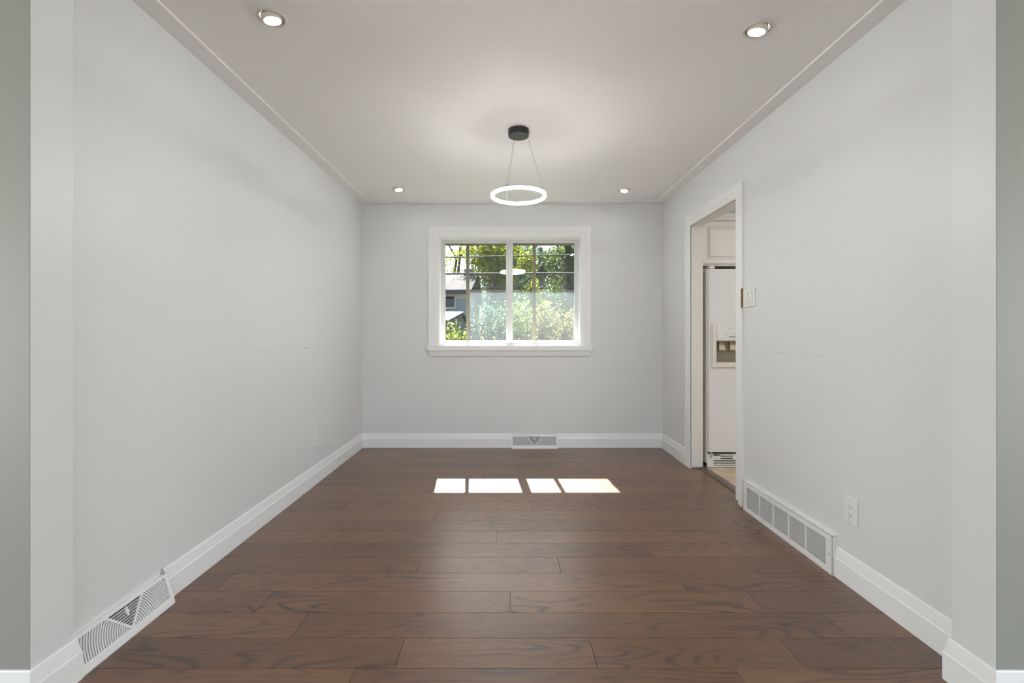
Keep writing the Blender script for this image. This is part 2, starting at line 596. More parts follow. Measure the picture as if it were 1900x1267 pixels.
# ---- floor with planks
fl = MB()
fl.box(-LX, LX, LY, YO1, -0.06, -0.013)
fl.box(XL - 0.1, 1.60, YO1, YB + 0.1, -0.06, -0.013)
floor = structure(fl, 'floor', M_dark, 'brown oak plank floor running crosswise through the empty room', 'floor')
SP = 0.1495
rows = {}
known = {0: [-0.379, 0.301, 1.0], 1: [-0.80, 1.26], 2: [-1.02, 0.011, 1.04], 3: [-1.28, 0.78], 4: [-0.43, 0.249, 1.35],
         5: [-1.12, 0.73], 6: [-0.936, -0.06, 0.96], 7: [-1.0, 0.59], 8: [-0.449, 0.9], 9: [-1.05, 0.157, 1.25],
         10: [-0.75, 0.594], 11: [-0.575, 0.35, 1.1], 12: [-0.95, 0.85], 13: [-0.2, 0.55], 14: [-1.1, 0.05, 1.2],
         15: [-0.6, 0.46], 16: [-0.3, 1.31], 17: [-0.85, 0.70], 18: [-0.1, 0.9], 19: [-0.9, 0.4, 1.2],
         -1: [-0.51, 0.76], -2: [-0.9, 0.2, 1.1]}
prand = random.Random(3)
for k in range(-8, 20):
    y0 = 1.4996 + SP * k
    y1 = y0 + SP
    y1 = min(y1, YB + 0.01)
    if y1 - y0 < 0.02: continue
    wide = y1 < YO1 + 0.05
    xa, xb = (-3.0, 3.0) if wide else (XL - 0.012, XR + 0.012)
    js = list(known.get(k, [-1.0 + prand.random(), 0.2 + prand.random()]))
    if wide: js = [-2.2 + prand.random() * 0.5] + js + [1.9 + prand.random() * 0.5]
    if DY0 - 0.02 < (y0 + y1) / 2 < DY1 + 0.02: xb = 1.603
    xs = [xa] + [j for j in js if xa + 0.05 < j < xb - 0.05] + [xb]
    for a, b in zip(xs[:-1], xs[1:]):
        w, d, e, c = (b - a) / 2 - 0.0006, (y1 - y0) / 2 - 0.0006, 0.0007, 0.0008
        vv = [(-w, -d, -0.012), (w, -d, -0.012), (w, d, -0.012), (-w, d, -0.012), (-w, -d, -c), (w, -d, -c), (w, d, -c), (-w, d, -c),
              (-w + e, -d + e, 0), (w - e, -d + e, 0), (w - e, d - e, 0), (-w + e, d - e, 0)]
        ff = [(0, 3, 2, 1), (8, 9, 10, 11)] + [(i, (i + 1) % 4, 4 + (i + 1) % 4, 4 + i) for i in range(4)] + \
             [(4 + i, 4 + (i + 1) % 4, 8 + (i + 1) % 4, 8 + i) for i in range(4)]
        mb = MB().add(vv, ff)
        p = mb.build('plank', M_wood, floor)
        p.location = ((a + b) / 2, (y0 + y1) / 2, 0)
lb = bx(-LX, LX, LY, 1.4996 - 8 * SP, -0.012, 0).build('rear_planks', M_wood, floor)
lb['kind'] = 'stuff'

# ---- ceiling with flat border
structure(bx(-LX - 0.2, KX + 0.2, LY - 0.2, YB + WT, ZC, ZC + 0.12), 'ceiling', M_ceil, 'smooth off-white ceiling above the dining room', 'ceiling')
tb = MB()
tb.box(XL, XL + 0.094, YO1, YB, ZT, ZC)
structure(tb, 'trim_1', M_ceil, 'flat white border strip on the ceiling along the left wall', 'ceiling trim', bevel=0.002)
structure(bx(XR - 0.087, XR, YO1, YB, ZT, ZC), 'trim_2', M_ceil, 'flat white border strip on the ceiling along the doorway wall', 'ceiling trim', bevel=0.002)
structure(bx(XL + 0.094, XR - 0.087, YB - 0.089, YB, ZT, ZC), 'trim_3', M_ceil, 'flat white border strip on the ceiling above the window', 'ceiling trim', bevel=0.002)

# ---- walls
structure(bx(XL - 0.12, XL, YO1, YB, 0, ZC), 'wall_left', M_wall_l, 'pale grey painted wall with a dark scuff line, facing the doorway', 'wall')
wr = MB()
ro0, ro1, roz = DY0 - 0.02, DY1 + 0.02, DZ + 0.02
wr.box(XR, XK, YO1, ro0, 0, ZC)
wr.box(XR, XK, ro1, YB, 0, ZC)
wr.box(XR, XK, ro0, ro1, roz, ZC)
structure(wr, 'wall_right', M_wall_r, 'pale grey painted wall holding the kitchen doorway and light switch', 'wall')
WX0, WX1, WZ0, WZ1 = -0.678, 0.720, 1.005, 2.075     # window opening
wb = MB()
wb.box(XL - 0.12, WX0, YB, YB + WT, -0.1, ZC)
wb.box(WX1, KX + 0.2, YB, YB + WT, -0.1, ZC)
wb.box(WX0, WX1, YB, YB + WT, -0.1, WZ0)
wb.box(WX0, WX1, YB, YB + WT, WZ1, ZC)
structure(wb, 'wall_back', M_wall, 'pale grey end wall with the window in it', 'wall')
for xa, xb, nm, lab in ((-LX - 0.2, XJL, 'wall_front_left', 'greyish wall end beside the opening, nearest on the left-hand edge'),
                        (XJR, LX + 0.2, 'wall_front_right', 'greyish wall end beside the opening, nearest on the right-hand edge')):
    w_ = structure(bx(xa, xb, YO0, YO1, 0, ZC), nm, M_wall, lab, 'wall', bevel=0.003)
    w_.data.materials.append(M_living)           # living room side: grey-green paint, darkened to stand in for its shade
    for pg in w_.data.polygons:
        if pg.normal.y < -0.9: pg.material_index = 1
for sx, nm, lab in ((-1, 'wall_living_left', 'plain pale wall of the room behind the camera, on the scuffed wall side'), (1, 'wall_living_right', 'plain pale wall of the room behind the camera, on the doorway side')):
    lw = MB()
    xa, xb = sorted((sx * LX, sx * (LX + 0.2)))
    lw.box(xa, xb, LY, -1.2, 0, ZC)
    lw.box(xa, xb, 0.8, YO0, 0, ZC)
    lw.box(xa, xb, -1.2, 0.8, 0, 0.2)
    lw.box(xa, xb, -1.2, 0.8, 2.1, ZC)
    structure(lw, nm, M_wall, lab, 'wall')
lw = MB()
lw.box(-LX - 0.2, -1.08, LY - 0.2, LY, 0, ZC)
lw.box(2.4, LX + 0.2, LY - 0.2, LY, 0, ZC)
lw.box(-1.08, 2.4, LY - 0.2, LY, 2.3, ZC)
structure(lw, 'wall_living_rear', M_wall, 'plain pale wall with a wide glass door opening at the far end of the room behind the camera', 'wall')
lw = MB()
lw.box(KX, KX + 0.2, YO1, 2.7, 0, ZC)
lw.box(KX, KX + 0.2, 3.7, YB, 0, ZC)
lw.box(KX, KX + 0.2, 2.7, 3.7, 0, 0.4)
lw.box(KX, KX + 0.2, 2.7, 3.7, 2.1, ZC)
structure(lw, 'wall_kitchen', M_wall, 'side wall with a window opening at the far end of the kitchen', 'wall')

# ---- kitchen floor
kf = structure(bx(1.60, KX, YO1, YB, -0.06, -0.008), 'floor_kitchen', M_grout, 'beige tiled kitchen floor beyond the doorway', 'floor')
TS = 0.33
tile_me = None
for i in range(9):
    for j in range(-7, 4):
        x0, y0 = 1.668 + i * TS, 3.589 + j * TS
        y1 = min(y0 + TS, YB)
        y0c = max(y0, YO1)
        x1 = min(x0 + TS, KX)
        if y1 - y0c < 0.05 or x1 - x0 < 0.05: continue
        full = (y1 - y0c > TS - 1e-4 and x1 - x0 > TS - 1e-4)
        if full and tile_me:
            t = bpy.data.objects.new('tile', tile_me)
            COL.objects.link(t)
            t.parent = kf
        else:
            w, d = (x1 - x0) / 2 - 0.0018, (y1 - y0c) / 2 - 0.0018
            e = 0.002
            t = MB().add([(-w, -d, -0.008), (w, -d, -0.008), (w, d, -0.008), (-w, d, -0.008), (-w, -d, -e), (w, -d, -e), (w, d, -e), (-w, d, -e),
                          (-w + e, -d + e, 0), (w - e, -d + e, 0), (w - e, d - e, 0), (-w + e, d - e, 0)],
                         [(0, 3, 2, 1), (8, 9, 10, 11)] + [(q, (q + 1) % 4, 4 + (q + 1) % 4, 4 + q) for q in range(4)] +
                         [(4 + q, 4 + (q + 1) % 4, 8 + (q + 1) % 4, 8 + q) for q in range(4)]).build('tile', M_tile, kf)
            if full: tile_me = t.data
        t.location = ((x0 + x1) / 2, (y0c + y1) / 2, 0)
th = MB().prism([(1.596, 0.0), (1.668, 0.0), (1.668, 0.004), (1.655, 0.010), (1.609, 0.010), (1.596, 0.003)],
                lambda a, b, h: (a, h, b), DY0 + 0.001, DY1 - 0.001)
structure(th, 'trim_4', M_thresh, 'dark brown threshold strip on the floor of the kitchen doorway', 'threshold')

# ---- baseboards
BB = [(0, 0), (0.015, 0), (0.015, 0.0875), (0.0125, 0.0915), (0.0055, 0.134), (0.003, 0.138), (0, 0.138)]


def base_x(mb, x, sgn, y0, y1):      # on a wall at x, sticking out towards sgn
    return mb.prism(BB, lambda o, z, h: (x + sgn * o, h, z), y0, y1)


def base_y(mb, y, sgn, x0, x1):
    return mb.prism(BB, lambda o, z, h: (h, y + sgn * o, z), x0, x1)


structure(base_x(MB(), XL, 1, 1.868, YB), 'baseboard_left', M_trim, 'white stepped baseboard along the scuffed wall', 'baseboard')
structure(base_y(MB(), YB, -1, XL, 0.037), 'baseboard_back_left', M_trim, 'white baseboard under the window, left of the floor register', 'baseboard')
structure(base_y(MB(), YB, -1, 0.489, XR), 'baseboard_back_right', M_trim, 'white baseboard under the window, right of the floor register', 'baseboard')
structure(base_x(MB(), XR, -1, 3.815, YB), 'baseboard_right_far', M_trim, 'short white baseboard between the doorway and the room corner', 'baseboard')
structure(base_x(MB(), XR, -1, YO1, 2.072), 'baseboard_right_near', M_trim, 'white baseboard below the outlet, nearest part of the doorway wall', 'baseboard')


def wrap(xj, sgn, xend):
    """baseboard round the end of an opening wall: far side, jamb face, camera side, mitred at the corners"""
    mb = MB()
    path = [(xj - sgn * 0.043, YO1), (xj, YO1), (xj, YO0), (xend, YO0)]
    if sgn < 0:
        path = [(XR - 0.001, YO1), (xj, YO1), (xj, YO0), (xend, YO0)][::-1]
    prof = [(-o, z) for o, z in BB]
    return mb.sweep(path, prof, lambda a, b, t: (a, b, t))


structure(wrap(XJL, 1, -LX), 'baseboard_front_left', M_trim, 'white baseboard wrapped round the wall end at the left edge', 'baseboard')
structure(wrap(XJR, -1, LX), 'baseboard_front_right', M_trim, 'white baseboard wrapped round the wall end at the right edge', 'baseboard')

# ---- door casing and jamb lining
CAS = [(0, 0), (0, 0.019), (0.004, 0.022), (0.011, 0.022), (0.014, 0.0175), (0.018, 0.0175), (0.044, 0.0165), (0.047, 0.0135), (0.050, 0.0145), (0.088, 0.0125), (0.092, 0.010), (0.092, 0)]
CAS = [(o, t * 0.8) for o, t in CAS]
door = thing('door_1', 'open kitchen doorway with white moulded casing and no door', 'doorway', (XR, 3.35, 0), kind='structure')


def child(o, par):
    """parent keeping the world position (parents are unrotated empties)"""
    o.parent = par
    o.location = Vector(o.location) - Vector(par.location)
    return o


casing = MB()
oy0, oy1, oz = DY0 - 0.092, DY1 + 0.092, DZ + 0.092
# path so that "right hand" is inward: looking from the dining room, a = -y
casing.sweep([(-oy1, 0.0), (-oy1, oz), (-oy0, oz), (-oy0, 1.415)], CAS, lambda a, b, t: (XR - t, -a, b))
cut = [(0.014, 0), (0.014, 0.014)] + [c for c in CAS[5:]]
casing.sweep([(-oy0, 1.415), (-oy0, 1.288)], cut, lambda a, b, t: (XR - t, -a, b))
casing.sweep([(-oy0, 1.288), (-oy0, 0.024)], CAS, lambda a, b, t: (XR - t, -a, b))
child(casing.build('casing', M_trim), door)
child(bx(XR - 0.014, XR, oy0 + 0.0135, oy0 + 0.0145, 1.289, 1.414).build('notched_edge', M_rawwood), door)
pl_ = MB().add([(XR - 0.016, oy0 + 0.005, 0.001), (XR - 0.016, oy0 + 0.045, 0.004), (XR - 0.016, oy0 + 0.05, 0.058), (XR - 0.016, oy0 + 0.005, 0.05),
                (XR, oy0 + 0.005, 0.001), (XR, oy0 + 0.045, 0.004), (XR, oy0 + 0.05, 0.058), (XR, oy0 + 0.005, 0.05)],
               [(0, 1, 2, 3), (7, 6, 5, 4), (0, 4, 5, 1), (1, 5, 6, 2), (2, 6, 7, 3), (3, 7, 4, 0)])
child(tag(pl_.build('plinth_offcut', M_trim), 'loose broken foot of the casing'), door)
lin = MB()
child(bx(XR - 0.006, XK, DY1, DY1 + 0.02, 0.015, DZ + 0.02).build('jamb', M_trimwarm, bevel=0.001), door)
child(bx(XR - 0.006, XK, DY0 - 0.02, DY0, 0.015, DZ + 0.02).build('jamb', M_trimwarm, bevel=0.001), door)
child(bx(XR - 0.006, XK, DY0, DY1, DZ, DZ + 0.02).build('head_jamb', M_trimwarm, bevel=0.001), door)

# ---- window
win = thing('window_1', 'white framed sliding window with casing and sill, trees outside', 'window', (0.02, YB, 1.5), kind='structure')


def wchild(mb, name, mat, par=win, **kw):
    o = mb.build(name, mat, **kw)
    if par is win:
        return child(o, win)
    o.parent = par
    return o


wc = MB()
c0 = 0.104
WCAS = [(0, 0), (0, 0.020), (0.003, 0.022), (0.009, 0.022), (0.012, 0.018), (0.016, 0.018), (0.052, 0.017), (0.055, 0.0135), (0.059, 0.0145), (c0 - 0.006, 0.0125), (c0, 0.009), (c0, 0)]
wc.sweep([(WX0 - c0, WZ0), (WX0 - c0, WZ1 + c0), (WX1 + c0, WZ1 + c0), (WX1 + c0, WZ0)], WCAS, lambda a, b, t: (a, YB - t, b))
wchild(wc, 'casing', M_trim)
# sill: a moulded stool and apron with returned (tapered) ends
sl = MB()
prof = [(0.0, 1.005), (0.034, 1.005), (0.036, 0.998), (0.036, 0.958), (0.032, 0.953), (0.026, 0.952), (0.018, 0.905), (0.0, 0.903)]
vsl, fsl = [], []
for o_, z_ in prof:
    t = (1.005 - z_) / 0.102
    ex = 0.020 - 0.040 * t if z_ < 0.999 else 0.020
    vsl += [(WX0 - c0 - ex, YB - o_, z_), (WX1 + c0 + ex, YB - o_, z_)]
n = len(prof)
for i in range(n):
    j = (i + 1) % n
    fsl.append((2 * i, 2 * i + 1, 2 * j + 1, 2 * j))
fsl += [tuple(2 * i for i in range(n)), tuple(2 * i + 1 for i in range(n))[::-1]]
sl.add(vsl, fsl)
wchild(sl, 'sill', M_trim)
YF = 4.535          # front of the aluminium frame
rv = MB()
th_ = 0.006
rv.box(WX0, WX0 + th_, YB - 0.008, YB + WT, WZ0, WZ1)
rv.box(WX1 - th_, WX1, YB - 0.008, YB + WT, WZ0, WZ1)
rv.box(WX0, WX1, YB - 0.008, YB + WT, WZ1 - th_, WZ1)
rv.box(WX0, WX1, YB - 0.008, YB + WT, WZ0, WZ0 + 0.004)
wchild(rv, 'reveal_lining', M_trim)


def rect_frame(x0, x1, z0, z1, wl, wr_, wb_, wt_, ya, yb):
    mb = MB()
    mb.box(x0, x0 + wl, ya, yb, z0, z1)
    mb.box(x1 - wr_, x1, ya, yb, z0, z1)
    mb.box(x0 + wl, x1 - wr_, ya, yb, z0, z0 + wb_)
    mb.box(x0 + wl, x1 - wr_, ya, yb, z1 - wt_, z1)
    return mb


wchild(rect_frame(WX0 + 0.006, WX1 - 0.006, 1.009, 2.069, 0.022, 0.026, 0.026, 0.014, YF, 4.612), 'frame', M_alu, bevel=0.0015)
wchild(rect_frame(WX0 + 0.006, WX1 - 0.006, 1.009, 2.069, 0.009, 0.009, 0.012, 0.006, YF - 0.012, YF), 'track_lip', M_alu, bevel=0.001)
# left sash (behind) and right sash (in front)
sL = wchild(rect_frame(-0.652, 0.020, 1.034, 2.056, 0.014, 0.030, 0.018, 0.012, 4.572, 4.590), 'sash', M_alu, bevel=0.0015)
sL['label'] = 'fixed left sash'
wchild(bx(-0.640, -0.008, 4.579, 4.583, 1.050, 2.046), 'pane', M_glass, par=sL)
sR = wchild(rect_frame(0.000, 0.692, 1.030, 2.060, 0.052, 0.014, 0.022, 0.018, 4.540, 4.562), 'sash', M_alu, bevel=0.0015)
sR['label'] = 'sliding right sash'
wchild(bx(0.050, 0.680, 4.549, 4.553, 1.050, 2.044), 'pane', M_glass, par=sR)
wchild(bx(-0.016, -0.002, 4.533, 4.560, 1.040, 2.055).box(0.024, 0.030, 4.532, 4.541, 1.06, 1.50), 'meeting_rail', M_alu, bevel=0.001)
# storm sash behind: brown bars, dusty panes
stb = wchild(rect_frame(-0.660, 0.700, 1.028, 2.064, 0.012, 0.012, 0.012, 0.036, 4.596, 4.612), 'storm_frame', M_alubrown, bevel=0.001)
for a, b in ((-0.428, -0.395), (0.256, 0.289)):
    wchild(bx(a, b, 4.598, 4.616, 1.034, 2.05), 'storm_bar', M_alubrown, par=stb, bevel=0.002)
wchild(bx(-0.395, 0.030, 4.605, 4.608, 1.036, 2.03), 'storm_pane', M_dirty, par=stb)
wchild(bx(0.030, 0.256, 4.605, 4.608, 1.036, 2.03), 'storm_pane', M_dirty, par=stb)
wchild(bx(0.289, 0.690, 4.605, 4.608, 1.036, 2.03), 'storm_pane', M_dirty, par=stb)
wchild(bx(0.676, 0.688, 4.526, 4.541, 1.275, 1.375), 'latch', M_alu, bevel=0.002)
wchild(bx(-0.655, -0.645, 4.56, 4.575, 1.245, 1.330), 'latch', M_alu, bevel=0.002)

# outer eave above the window
ev = MB()
ev.box(-6, 7, YB + WT, 5.10, 2.13, 2.16)
ev.box(-6, 7, 5.09, 5.115, 2.128, 2.30)
eave = structure(ev, 'trim_5', M_soffit, 'tan roof soffit showing along the top of the window glass', 'eave')
rf = MB()
rf.add([(-6, 5.15, 2.30), (7, 5.15, 2.30), (7, YB, 2.62), (-6, YB, 2.62), (-6, 5.15, 2.33), (7, 5.15, 2.33), (7, YB, 2.65), (-6, YB, 2.65)],
       [(0, 1, 2, 3), (7, 6, 5, 4), (0, 4, 5, 1), (1, 5, 6, 2), (2, 6, 7, 3), (3, 7, 4, 0)])
rf.build('eave_roof', M_shingle, eave)

# ------------------------------------------------------------------ fixtures
# ---- recessed gimbal lamps


def downlight(x, y, label, towards):
    t = thing('recessed_light', label, 'ceiling light', (x, y, ZC), group='recessed ceiling lights')
    MB().lathe([(0.0595, 0.0), (0.0595, -0.002), (0.057, -0.0045), (0.050, -0.0055), (0.0455, -0.004), (0.043, 0.0), (0.0425, 0.0),
                (0.0425, 0.001), (0.059, 0.001)], 48, closed=True).build('trim_ring', M_ringw, t, smooth=40)
    tilt = Vector((towards[0] - x, towards[1] - y, 0)).normalized()
    ax = Vector((0, 0, 1)).cross(tilt)          # rotate so that the lens looks along the tilt direction
    R = Matrix.Rotation(-math.radians(12), 4, ax)
    M = Matrix.Translation((0, 0, -0.0085)) @ R
    MB().lathe([(0.0415, 0.012), (0.0405, 0.0), (0.038, -0.004), (0.033, -0.005), (0.031, -0.003), (0.0305, 0.002), (0.035, 0.011)], 48, M, closed=True).build('gimbal', M_ringw, t, smooth=40)
    MB().lathe([(0.0, -0.0012), (0.012, -0.0014), (0.0245, -0.0008), (0.0308, 0.001), (0.0308, 0.004), (0.0, 0.004)], 40, M).build('lens', M_lamp, t, smooth=40)
    MB().lathe([(0.0, -0.0004), (0.0425, -0.0004)], 40).build('recess_dark_disc', M_dark, t)  # dark disc on the flat ceiling, standing in for shade inside the fitting


M_ringw = paint('lamp_trim_white', (0.74, 0.69, 0.62), 0.65)
downlight(-0.961, 1.826, 'large-looking round recessed light over the scuffed wall, nearer of its pair', (0, 2.9))
downlight(1.056, 1.895, 'large-looking round recessed light over the wall with the outlet and return grille', (0, 2.9))
downlight(-0.968, 3.977, 'small-looking recessed light by the window wall, left of the ring pendant', (0, 3.4))
downlight(1.043, 4.007, 'small-looking recessed light by the window wall, on the doorway side', (0, 3.4))

# ---- ring pendant
PX, PY, PZ = 0.069, 2.835, 2.007
pen = thing('ring_pendant', 'black canopy pendant with a glowing white ring hung on three thin cables', 'pendant light', (PX, PY, ZC))
MB().lathe([(0.0, -0.0001), (0.0655, -0.0001), (0.0655, -0.037), (0.064, -0.039), (0.0, -0.039)], 64).build('canopy', M_canopy, pen, smooth=40)
zr = PZ - ZC
RO, RI = 0.174, 0.160
MB().lathe([(RO + 0.0006, zr), (RO + 0.0006, zr - 0.0045), (RI - 0.0006, zr - 0.0045), (RI - 0.0006, zr)], 96, closed=True).build('ring_housing', M_ringmetal, pen, smooth=40)
MB().lathe([(RO, zr - 0.0045), (RO, zr - 0.018), (RO - 0.003, zr - 0.021), (RI + 0.003, zr - 0.021), (RI, zr - 0.018), (RI, zr - 0.0045)], 96, closed=True).build('light_ring', M_led, pen, smooth=40)
MB().lathe([(RI + 0.001, zr - 0.0115), (RI - 0.0008, zr - 0.0115), (RI - 0.0008, zr - 0.0145), (RI + 0.001, zr - 0.0145)], 96, closed=True).build('inner_band', paint('ring_band', (0.75, 0.62, 0.5), 0.4), pen, smooth=40)
for a in (118, 243, 3):
    c, s = math.cos(math.radians(a)), math.sin(math.radians(a))
    p0 = (0.054 * c, 0.054 * s, -0.039)
    p1 = (0.167 * c, 0.167 * s, zr)
    MB().tube([p0, p1], 0.0007, 6).build('cable', M_cable, pen)
    MB().tube([(p1[0], p1[1], zr), (p1[0], p1[1], zr + 0.009)], 0.0028, 10).build('cable_clip', M_canopy, pen)
    MB().tube([(p0[0], p0[1], -0.039), (p0[0], p0[1], -0.047)], 0.003, 10).build('cable_grip', M_screw, pen)
# ---- baseboard registers (fan louvres, V in the middle)


def register(name, label, half, loc, rotz, group='baseboard heat registers'):
    """local: u along x, wall at y=0, sticking out to -y; z up"""
    t = thing(name, label, 'vent', loc, group=group)
    t.rotation_euler = (0, 0, rotz)
    ztop, zlip, out_top, out_bot = 0.122, 0.022, 0.014, 0.050
    body = MB()
    # end caps, top ledge and bottom lip
    side = [(0.0, 0.0), (out_bot, 0.0), (out_bot, zlip), (out_top, ztop), (0.0, ztop)]
    for e0, e1 in ((-half, -half + 0.004), (half - 0.004, half)):
        body.prism(side, lambda a, b, h: (h, -a, b), e0, e1)
    body.prism([(0, ztop - 0.003), (out_top, ztop - 0.003), (out_top, ztop), (0, ztop)], lambda a, b, h: (h, -a, b), -half, half)
    body.prism([(out_bot - 0.003, 0.0), (out_bot + 0.004, 0.0), (out_bot + 0.004, 0.006), (out_bot, zlip), (out_bot - 0.004, zlip)], lambda a, b, h: (h, -a, b), -half, half)
    # sloped face plane: v from bottom lip to top
    L = math.hypot(out_bot - out_top, ztop - zlip)
    dirv = Vector((0, (out_bot - out_top) / L, (ztop - zlip) / L))
    nrm = Vector((0, -dirv.z, dirv.y))
    o0 = Vector((0, -out_bot, zlip))

    def S3(u, v, w=0.0):
        q = o0 + dirv * v + nrm * w
        return (u, q.y, q.z)
    v0, v1, ue = 0.010, L - 0.012, half - 0.014

    def strip(mb, pts, width, w0=-0.004, w1=0.0008):
        """a flat bar of given width along a 2D polyline on the sloped face"""
        P = [Vector(p) for p in pts]
        n_ = len(P)
        vs_ = []
        for i, p in enumerate(P):
            d = (P[min(i + 1, n_ - 1)] - P[max(i - 1, 0)]).normalized()
            nn = Vector((-d.y, d.x)) * width / 2
            for q, w in ((p + nn, w1), (p - nn, w1), (p - nn, w0), (p + nn, w0)):
                vs_.append(S3(q.x, q.y, w))
        fs_ = []
        for i in range(n_ - 1):
            for k in range(4):
                l = (k + 1) % 4
                fs_.append((4 * i + k, 4 * i + l, 4 * i + 4 + l, 4 * i + 4 + k))
        fs_ += [(3, 2, 1, 0), tuple(4 * (n_ - 1) + k for k in range(4))]
        mb.add(vs_, fs_)
    strip(body, [(-half, v0 / 2), (half, v0 / 2)], v0)
    strip(body, [(-half, (v1 + L) / 2), (half, (v1 + L) / 2)], L - v1)
    strip(body, [(-half + 0.007, v0), (-half + 0.007, v1)], 0.014)
    strip(body, [(half - 0.007, v0), (half - 0.007, v1)], 0.014)
    body.build('frame', M_grille, t)
    H = v1 - v0
    vw = H * 0.93                      # half width of the V at its top
    leg = math.atan2(H, vw)
    vm = MB()
    for s in (-1, 1):
        strip(vm, [(0, v0 - 0.002), (s * vw, v1 + 0.002)], 0.007, -0.004, 0.0022)
    vm.build('fan_divider', M_grille, t)
    for s in (-1, 1):
        fm = MB()
        r = 0.014
        while r < math.hypot(ue, H) - 0.004:
            a1 = min(leg, math.asin(min(1, H / r)))
            a0 = math.acos(ue / r) if r > ue else 0.0
            if a1 - a0 > 0.02:
                ns = 2 + int(8 * (a1 - a0))
                strip(fm, [(s * r * math.cos(a0 + (a1 - a0) * i / ns), v0 + r * math.sin(a0 + (a1 - a0) * i / ns)) for i in range(ns + 1)], 0.0042, -0.007, 0.0)
            r += 0.0092
        f = fm.build('curved_louvres', M_grille, t)
        f['kind'] = 'stuff'
    cm = MB()
    for i in range(1, 9):
        v = v0 + H * i / 9
        u = vw * i / 9
        strip(cm, [(-u, v), (u, v)], 0.0036, -0.007, 0.0)
    f = cm.build('straight_louvres', M_ductmid, t)
    f['kind'] = 'stuff'
    dm = MB()
    strip(dm, [(0.0, v0 + H * 0.55), (0.0, v0 + H * 0.95)], 0.006, -0.002, 0.004)
    strip(dm, [(-0.007, v0 + H * 0.72), (0.007, v0 + H * 0.72)], 0.008, -0.001, 0.005)
    dm.build('damper_lever', M_grille, t)
    bx(-half + 0.005, half - 0.005, -0.004, -0.001, 0.004, ztop - 0.004).build('damper_plate', M_duct, t)
    bx(-half + 0.005, half - 0.005, -out_bot + 0.004, -0.004, 0.001, 0.003).build('duct_dark_sheet', M_dark, t)  # near-black sheet painted in for the unlit depth of the duct
    return t


register('floor_register', 'white baseboard register with fan louvres under the window', 0.226, (0.263, YB, 0), 0)
register('floor_register', 'white baseboard register with fan louvres on the scuffed wall, nearest the camera', 0.204, (XL, 1.6625, 0), PI / 2)
cl = MB().add([(0, -0.006, 0), (0.012, -0.006, 0), (0.012, 0.006, 0), (0, 0.006, 0), (0, -0.002, 0.022), (0.004, -0.002, 0.022), (0.004, 0.003, 0.022), (0, 0.003, 0.022)],
              [(0, 3, 2, 1), (4, 5, 6, 7), (0, 1, 5, 4), (1, 2, 6, 5), (2, 3, 7, 6), (3, 0, 4, 7)]).build('gap_shadow_wedge', M_duct)
cl.location = (XL, 1.861, 0.122)  # solid grey wedge in place of the shadowed gap at the baseboard end
tag(cl, 'tiny grey wedge standing in for the gap shadow behind the near baseboard register', 'gap shadow')

# ---- return air grille on the right wall
rg = thing('return_air_grille', 'long white return air grille with five louvred sections beside the doorway casing', 'vent', (XR, 2.466, 0))
HY0, HY1, TH, GH = -0.392, 0.392, 0.023, 0.184
fr = MB()
fr.box(-TH, -TH + 0.003, HY0, HY1, 0.0, 0.032)
fr.box(-TH, -TH + 0.003, HY0, HY1, 0.154, GH)
fr.box(-TH, -TH + 0.003, HY0, HY0 + 0.045, 0.032, 0.154)
fr.box(-TH, -TH + 0.003, HY1 - 0.045, HY1, 0.032, 0.154)
fr.box(-TH, 0, HY0, HY0 + 0.003, 0, GH)
fr.box(-TH, 0, HY1 - 0.003, HY1, 0, GH)
fr.box(-TH, 0, HY0, HY1, GH - 0.003, GH)
fr.build('frame', M_grille, rg, bevel=0.001)
bx(-0.004, -0.001, HY0 + 0.005, HY1 - 0.005, 0.005, GH - 0.005).build('backing', M_ductdark, rg)
secw = (HY1 - HY0 - 0.09) / 5
for i in range(5):
    a = HY0 + 0.045 + i * secw
    if i: bx(-TH - 0.0008, -TH + 0.004, a - 0.004, a + 0.004, 0.032, 0.154).build('divider', M_grille, rg)
    lm = MB()
    nl = 21
    for k in range(nl):
        z = 0.034 + (0.118) * (k + 0.5) / nl
        lm.add([(-TH + 0.001, a + 0.004, z + 0.0016), (-TH + 0.001, a + secw - 0.004, z + 0.0016), (-TH + 0.007, a + secw - 0.004, z - 0.0012), (-TH + 0.007, a + 0.004, z - 0.0012),
                (-TH + 0.001, a + 0.004, z - 0.0014), (-TH + 0.001, a + secw - 0.004, z - 0.0014), (-TH + 0.007, a + secw - 0.004, z - 0.0030), (-TH + 0.007, a + 0.004, z - 0.0030)],
               [(0, 1, 2, 3), (7, 6, 5, 4), (0, 4, 5, 1), (1, 5, 6, 2), (2, 6, 7, 3), (3, 7, 4, 0)])
    lo = lm.build('louvres', M_grille, rg)
    lo['kind'] = 'stuff'
for yy in (HY0 + 0.018, HY1 - 0.016):
    MB().tube([(-TH - 0.0012, yy, 0.09), (-TH + 0.002, yy, 0.09)], 0.0042, 12).build('screw', M_screw, rg)

# ---- outlets and switch (local: wall at y=0, facing -y)


